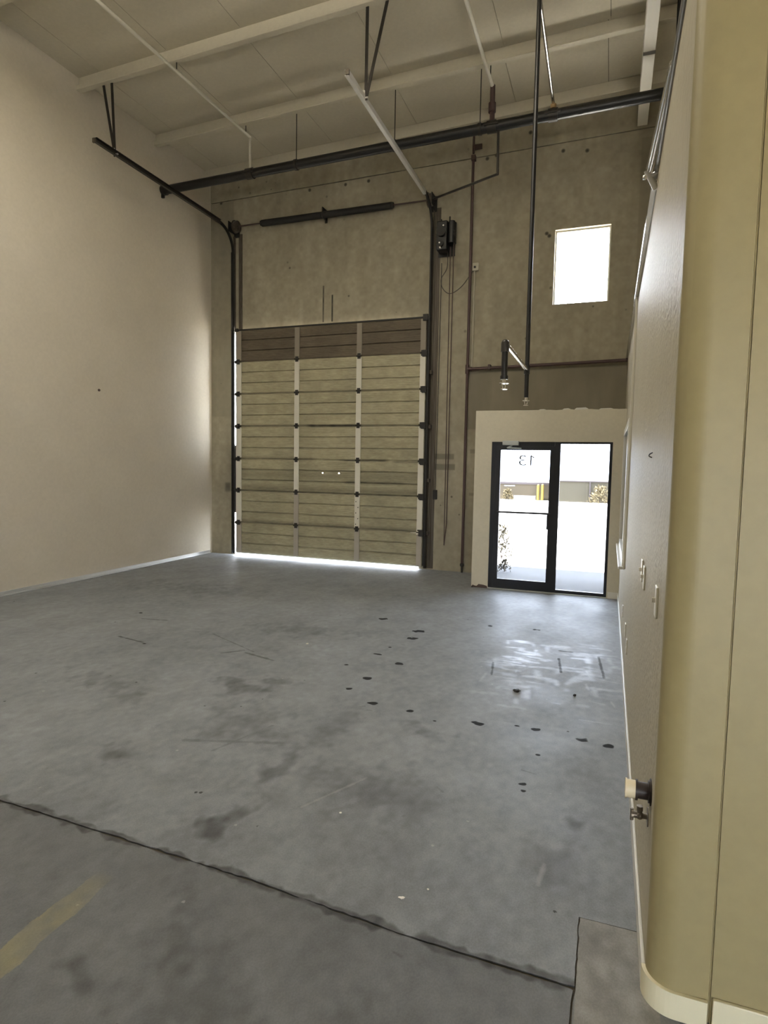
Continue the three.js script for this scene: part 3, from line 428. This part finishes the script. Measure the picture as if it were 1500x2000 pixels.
{
  const t = thing('conduit_pipe', 'thin dark conduit dropping from the sprinkler main and bending to the spring shaft', 'pipe');
  part('conduit', pipe([V(5.65, mainY(5.65) - 0.05, ZP), V(5.658, 5.775, ZP), V(4.43, 6.05, 0.24)], 0.017), M.iron, t);
  const d = thing('drain_pipe', 'dark red drain pipe down the concrete wall with a level arm to the side wall', 'pipe');
  part('riser', rod(V(5.02, 0.13, 0.06), V(5.02, 6.68, 0.045), 0.022, 14), M.pipeRed, d);
  part('upper_riser', rod(V(5.02, 6.75, 0.045), V(5.02, 7.06, 0.045), 0.018, 12), M.pipeRed, d);
  part('level_arm', rod(V(5.03, 3.36, 0.06), V(W - 0.002, 3.405, 0.06), 0.024, 14), M.pipeRed, d);
  part('tee', [rod(V(5.02, 3.29, 0.06), V(5.02, 3.43, 0.06), 0.033, 14), rod(V(5.02, 3.36, 0.06), V(5.09, 3.362, 0.06), 0.033, 14)], M.pipeRed, d);
  part('pipe_strap', [rbox(4.99, 5.06, 6.64, 6.72, 0.001, 0.08, 0.006), rbox(5.03, 5.15, 6.82, 6.9, 0.001, 0.02, 0.004), rbox(5.36, 5.4, 3.34, 3.42, 0.001, 0.09, 0.004)], M.brown, d);
  part('floor_valve', [rod(V(5.02, 0.0, 0.06), V(5.02, 0.14, 0.06), 0.016, 10), ball(V(5.02, 0.13, 0.06), 0.036)], M.dark, d);
}
// long pale beam under the ceiling on the office side, and the dark post behind it
{
  const t = thing('ceiling_beam', 'pale flat beam running front to back under the ceiling above the office wall', 'beam');
  part('beam', muv(rbox(7.436, 7.572, 6.78, 7.1, 0.002, 7.4, 0.006), 2), M.beamWhite, t);
  part('splice_band', rbox(7.434, 7.574, 6.776, 7.0, 1.63, 1.7, 0.004), M.pipeGrey, t);
  for (const z of [1.46, 4.58]) part('hanger', box(7.49, 7.51, 7.0, 7.2, z, z + 0.04), M.steelGrey, t);
  const c = thing('steel_post', 'black steel post rising from the office roof to the ceiling', 'post');
  part('post', [box(7.735, 7.985, HR - 0.01, 7.36, 2.5, 2.52), box(7.735, 7.985, HR - 0.01, 7.36, 2.73, 2.75), box(7.85, 7.87, HR - 0.01, 7.36, 2.52, 2.73)], M.black, c);
  for (const y of [6.45, 6.05]) part('cleat', rbox(7.76, 7.96, y, y + 0.05, 2.75, 2.79, 0.004), M.galv, c);
}
{
  const t = thing('sidewall_sprinkler', 'shiny sprinkler pipes with a bright nozzle at the top of the office wall', 'sprinkler');
  part('supply_pipe', [rod(V(7.452, 3.465, 7.9), V(7.448, 3.465, 6.02), 0.011, 12)], M.pipeGrey, t);
  part('arm', rod(V(7.447, 3.515, 7.0), V(7.402, 3.475, 6.1), 0.012, 12), M.bright, t);
  part('arm', rod(V(7.45, 3.49, 6.95), V(7.414, 3.462, 6.1), 0.010, 12), M.bright, t);
  part('tee', [rod(V(7.396, 3.48, 6.09), V(7.45, 3.38, 6.07), 0.017, 12), rod(V(7.41, 3.44, 6.08), V(7.452, 3.46, 6.1), 0.012, 10)], M.galv, t);
  part('nozzle', [rod(V(7.402, 3.452, 6.08), V(7.386, 3.446, 6.08), 0.014, 10), ball(V(7.388, 3.447, 6.08), 0.014)], M.chrome, t);
}

// ---------------------------------------------------------------- fittings on the office wall
solo('wire_raceway', 'narrow vertical wire raceway on the glossy wall beside the office window', 'conduit', [rbox(W - 0.022, W, 0.79, HR - 0.05, 3.56, 3.585, 0.004)], M.whitePipe);
function plate(name, label, y, z, kind, n = 1) {
  const t = thing(name, label, kind === 'switch' ? 'switch' : 'outlet', kind === 'switch' ? 'switch plates on the office wall' : 'outlets low on the office wall');
  part('plate', rbox(W - 0.008, W, y - 0.058, y + 0.058, z - 0.036, z + 0.036, 0.003), M.plate, t);
  if (kind === 'switch') part('toggle', rbox(W - 0.02, W - 0.006, y - 0.004, y + 0.014, z - 0.005, z + 0.005, 0.002), M.plate, t);
  else for (const d of [-0.02, 0.02]) part('socket', rbox(W - 0.0095, W - 0.006, y + d - 0.013, y + d + 0.013, z - 0.015, z + 0.015, 0.002), M.plate, t);
}
plate('switch_plate', 'farther of two side by side switch plates on the glossy wall', 1.245, 6.56, 'switch');
plate('switch_plate', 'nearer of two side by side switch plates on the glossy wall', 1.24, 6.76, 'switch');
plate('switch_plate', 'lone switch plate on the glossy wall closest to the rounded wall end', 1.285, 7.56, 'switch');
plate('wall_socket', 'farthest low outlet on the glossy wall, under the office window side', 0.37, 3.58, 'outlet');
plate('wall_socket', 'middle one of three low outlets on the glossy wall', 0.42, 4.55, 'outlet');
plate('wall_socket', 'nearest of three low outlets on the glossy wall', 0.40, 4.98, 'outlet');
solo('wall_hook', 'small dark wire hook on the glossy wall above the switch plates', 'hook', wire([V(W + 0.002, 1.83, 6.82), V(W - 0.012, 1.835, 6.84), V(W - 0.014, 1.845, 6.9), V(W - 0.006, 1.85, 6.93)], 0.003, 12), M.dark);
{
  const y = 0.633, z = 7.72, t = thing('drain_stub', 'capped drain pipe stub sticking out low on the office wall', 'pipe');
  part('escutcheon', rod(V(W - 0.004, y, z), V(W + 0.004, y, z), 0.046, 20), M.abs, t);
  part('stub_pipe', [rod(V(W, y, z), V(W - 0.05, y, z), 0.029, 20), rod(V(W - 0.044, y, z), V(W - 0.052, y, z), 0.036, 20), rod(V(W - 0.002, y, z), V(W - 0.01, y, z), 0.038, 20)], M.abs, t);
  part('cap', [rod(V(W - 0.05, y, z), V(W - 0.084, y, z), 0.031, 24), rod(V(W - 0.08, y, z), V(W - 0.086, y, z), 0.034, 24)], M.pvc, t);
  const yv = 0.508, zv = 7.66, v = thing('angle_valve', 'tarnished metal water valve below the capped drain stub', 'valve');
  part('escutcheon', rod(V(W - 0.004, yv, zv), V(W + 0.003, yv, zv), 0.034, 18), M.valve, v);
  part('body', [rod(V(W, yv, zv), V(W - 0.03, yv, zv), 0.010, 12), ball(V(W - 0.03, yv, zv), 0.015), rod(V(W - 0.03, yv, zv), V(W - 0.05, yv, zv), 0.012, 12)], M.valve, v);
  part('handle', [rod(V(W - 0.05, yv, zv), V(W - 0.058, yv, zv), 0.02, 12, 0.02), rod(V(W - 0.056, yv - 0.022, zv), V(W - 0.056, yv + 0.022, zv), 0.006, 8)], M.valve, v);
  part('outlet', [rod(V(W - 0.03, yv, zv), V(W - 0.03, yv + 0.032, zv), 0.009, 12), rod(V(W - 0.03, yv + 0.02, zv), V(W - 0.03, yv + 0.036, zv), 0.012, 6)], M.valve, v);
}

// ---------------------------------------------------------------- odds and ends on the floor
function scrap(name, label, cat, pos, size, mat, group) {
  const g = flat(new THREE.IcosahedronGeometry(1, 1)); const p = g.attributes.position, key = {};
  for (let i = 0; i < p.count; i++) { const k = [p.getX(i), p.getY(i), p.getZ(i)].map((q) => q.toFixed(3)).join(); const f = key[k] ??= R(0.55, 1.1); p.setXYZ(i, p.getX(i) * f * size[0], Math.max(-0.9, p.getY(i) * f) * size[1], p.getZ(i) * f * size[2]); }
  g.computeVertexNormals(); g.computeBoundingBox(); g.translate(pos[0], pos[1] - g.boundingBox.min.y, pos[2]); return solo(name, label, cat, g, mat, group);
}
scrap('floor_debris', 'small crumpled black scrap lying in the shiny patch of floor', 'debris', [6.655, 0, 5.215], [0.035, 0.012, 0.03], M.dark);
scrap('floor_debris', 'tiny dark crumb near the black scrap, toward the office wall', 'debris', [7.09, 0, 5.13], [0.013, 0.01, 0.012], M.dark);
const flake = std([0.75, 0.72, 0.66], 0.7);
scrap('paint_flake', 'largest white paint flake just beyond the sawn floor joint', 'paint flake', [6.546, 0, 7.742], [0.016, 0.004, 0.009], flake, 'white flakes on the floor');
scrap('paint_flake', 'white paint flake beside the dark tyre stain', 'paint flake', [6.059, 0, 7.275], [0.008, 0.003, 0.006], flake, 'white flakes on the floor');
scrap('paint_flake', 'white paint flake far out on the floor toward the overhead door', 'paint flake', [4.548, 0, 4.731], [0.016, 0.006, 0.014], flake, 'white flakes on the floor');
scrap('paint_flake', 'small white flake right beside the largest flake, nearer the office wall', 'paint flake', [6.632, 0, 7.653], [0.006, 0.003, 0.005], flake, 'white flakes on the floor');
{
  const t = thing('torn_rubber_base', 'torn dark rubber base at the foot of the white entrance box', 'scrap');
  const s = new THREE.Shape([[5.425, 0], [5.66, 0], [5.655, 0.03], [5.6, 0.045], [5.53, 0.05], [5.5, 0.02], [5.465, 0.025], [5.445, 0.035], [5.43, 0.02]].map((p) => new THREE.Vector2(...p))); const g = new THREE.ExtrudeGeometry(s, { depth: 0.008, bevelEnabled: false }); g.translate(0, 0, ZS + 0.001);
  part('strip', g, M.brown, t); part('curl', rbox(5.425, 5.455, 0, 0.014, ZS + 0.009, ZS + 0.03, 0.005), M.dark, t);
}

// ---------------------------------------------------------------- added fill lamps, unseen overhead and behind the viewpoint
const glow = new THREE.MeshStandardMaterial({ color: 0x999999, emissive: FILL_COLOR, emissiveIntensity: 1.2 });
FILL_LAMPS.forEach(([x, y, z, down, up], i) => {
  const t = thing('added_fill_lamp', ['unseen fill lamp added overhead toward the office side', 'unseen fill lamp added overhead toward the beige wall', 'unseen fill lamp added behind the viewpoint'][i], 'lamp', 'added fill lamps'); t.position.set(x, y, z);
  part('housing', [rbox(-0.62, 0.62, 0.02, 0.1, -0.32, 0.32, 0.01), box(-0.62, 0.62, -0.02, 0.02, -0.33, -0.315), box(-0.62, 0.62, -0.02, 0.02, 0.315, 0.33)], M.plate, t);
  part('diffuser', box(-0.6, 0.6, 0.0, 0.015, -0.3, 0.3), glow, t); part('upper_diffuser', box(-0.6, 0.6, 0.1, 0.108, -0.3, 0.3), glow, t);
  for (const d of [-0.5, 0.5]) part('hanger', rod(V(d, 0.1, 0), V(d, roofY(x + d) - y, 0), 0.006, 6), M.galv, t);
  for (const [k, q, turn] of [[down, -0.012, -1], [up, 0.115, 1]]) { const l = new THREE.RectAreaLight(FILL_COLOR, k, 1.2, 0.6); l.position.set(0, q, 0); l.rotation.x = turn * Math.PI / 2; t.add(l); }
});

// ---------------------------------------------------------------- outdoors
const pave = std([0.5, 0.49, 0.47], 0.85, { map: mottled }), walk = std([0.1, 0.1, 0.1], 0.85, { map: mottled }), tarmac = std([0.42, 0.41, 0.39], 0.9, { map: mottled });  // front paving is coloured dark to paint in the shade of the building
{
  const rl = setting('ground_rear', 'sunlit paved yard behind the building', muv(box(-30, 40, -0.2, -0.005, ZREAR + 0.2, ZREAR + 40), 2), pave); rl.userData.category = 'ground';
  const s = setting('ground_walk', 'concrete walk outside the entrance, building shade put into its dark colour', muv(box(-30, 40, -0.2, -0.005, -1.05, -0.2), 2), walk); s.userData.category = 'ground';
  const v = setting('ground_vestibule', 'concrete slab under the entrance recess, shade put into its dark colour', muv(box(5.45, W, -0.16, -0.002, -0.19, 1.1), 2), walk); v.userData.category = 'ground';
  const g = new THREE.PlaneGeometry(300, 120, 1, 24); g.rotateX(-Math.PI / 2); const p = g.attributes.position; for (let i = 0; i < p.count; i++) { const z = p.getZ(i) - 61.06; p.setXYZ(i, p.getX(i), z > -8 ? -0.1 : -0.1 + (z + 8) * 0.0335, z); } g.computeVertexNormals();
  const l = setting('ground_lot', 'sunlit parking lot falling away from the building', muv(g, 2), tarmac); l.userData.category = 'ground';
}
const tan = std([0.07, 0.054, 0.032], 0.85), tan2 = std([0.066, 0.057, 0.036], 0.8), roofM = std([0.048, 0.037, 0.037], 0.7), white = std([0.25, 0.25, 0.25], 0.6), yel = std([0.2, 0.135, 0.02], 0.6);
{
  const z = -60, a = thing('warehouse_building', 'tan warehouse with a pale garage door across the lot, seen through the door glass', 'building');
  part('wall', box(-22, 1.75, -2.4, -0.05, z - 12, z), tan, a); part('roof_edge', box(-22.1, 1.8, -0.1, 0.13, z - 12, z + 0.12), roofM, a); part('garage_door', box(-2.83, -0.37, -1.9, -1.36, z, z + 0.06), white, a);
  part('man_door', box(1.05, 1.55, -1.9, -0.6, z, z + 0.05), roofM, a); part('wall_sign', box(-3.9, -2.7, -0.35, -0.22, z, z + 0.05), white, a); part('canopy', box(0.2, 1.75, 0.35, 0.42, z + 0.2, z + 0.9), roofM, a);
  const b = thing('metal_building', 'ribbed olive metal building across the lot, seen through the sidelight', 'building');
  const rib = []; for (let x = 2.2; x < 22; x += 0.3) rib.push(box(x, x + 0.06, -2.4, 0.4, z + 3, z + 3.05)); part('wall', [box(1.9, 22, -2.4, 0.42, z - 9, z + 3), ...rib], tan2, b); part('roof_edge', box(1.85, 22, 0.4, 0.5, z - 9, z + 3.2), roofM, b); part('downspout', box(5.4, 5.52, -2.3, 0.4, z + 3.05, z + 3.2), roofM, b);
}
solo('bollard', 'left one of two yellow posts beside the far garage door', 'bollard', [rod(V(-0.05, -2.1, -59.2), V(-0.05, -0.16, -59.2), 0.14, 14), ball(V(-0.05, -0.16, -59.2), 0.14)], yel, 'yellow posts');
solo('bollard', 'right one of two yellow posts beside the far garage door', 'bollard', [rod(V(0.42, -2.1, -59.2), V(0.42, -0.13, -59.2), 0.15, 14), ball(V(0.42, -0.13, -59.2), 0.15)], yel, 'yellow posts');
function shrub(label, c, h, r, n, leafSize, mat, name = 'shrub') {
  const t = thing(name, label, 'shrub'), stems = [], tri = [], nor = [];
  for (let i = 0; i < 9; i++) { const a = R(0, 6.28), q = R(0.3, 1); stems.push(rod(V(c[0], c[1], c[2]), V(c[0] + Math.cos(a) * r * q * 0.7, c[1] + h * R(0.5, 0.95), c[2] + Math.sin(a) * r * q * 0.7), 0.006 * h, 5, 0.002 * h)); }
  for (let i = 0; i < n; i++) {
    const q = Math.pow(rnd(), 0.8), a = R(0, 6.28), rr = r * Math.sqrt(rnd()) * (1.05 - 0.75 * q), p = V(c[0] + Math.cos(a) * rr, c[1] + h * (0.06 + 0.94 * q), c[2] + Math.sin(a) * rr), d = V(R(-1, 1), R(0.1, 1), R(-1, 1)).normalize(), s = V(R(-1, 1), R(-1, 1), R(-1, 1)).cross(d).normalize(), L = leafSize * R(0.6, 1.3), nn = new THREE.Vector3().crossVectors(s, d);
    const b = p.clone().addScaledVector(s, L * 0.25).addScaledVector(d, L * 0.5), e = p.clone().addScaledVector(d, L), f = p.clone().addScaledVector(s, -L * 0.25).addScaledVector(d, L * 0.5);
    for (const q2 of [p, b, e, p, e, f]) { tri.push(q2.x, q2.y, q2.z); nor.push(nn.x, nn.y, nn.z); }
  }
  part('stems', stems, M.brown, t); const g = new THREE.BufferGeometry(); g.setAttribute('position', new THREE.Float32BufferAttribute(tri, 3)); g.setAttribute('normal', new THREE.Float32BufferAttribute(nor, 3)); const f = part('foliage', flat(g), mat, t); f.userData.kind = 'stuff';
}
const leaf = new THREE.MeshStandardMaterial({ color: new THREE.Color().setRGB(0.1, 0.088, 0.06), roughness: 0.8, side: THREE.DoubleSide }), leaf2 = new THREE.MeshStandardMaterial({ color: new THREE.Color().setRGB(0.11, 0.085, 0.04), roughness: 0.8, side: THREE.DoubleSide });
shrub('sparse olive shrub just outside at the edge of the door glass', [5.4, -0.005, -1.62], 0.66, 0.26, 420, 0.06, leaf);
shrub('low grey-green tuft at the foot of the entrance recess', [5.66, -0.005, -0.32], 0.2, 0.13, 160, 0.05, leaf, 'grass_tuft');
shrub('pale yellow bush in front of the tan warehouse', [-3.3, -2.05, -58.6], 1.3, 0.75, 300, 0.3, leaf2, 'distant_bush');
shrub('pale yellow bush in front of the olive metal building', [6.5, -2.0, -55.5], 1.9, 1.3, 420, 0.34, leaf2, 'distant_bush');

renderer.render(scene, camera);
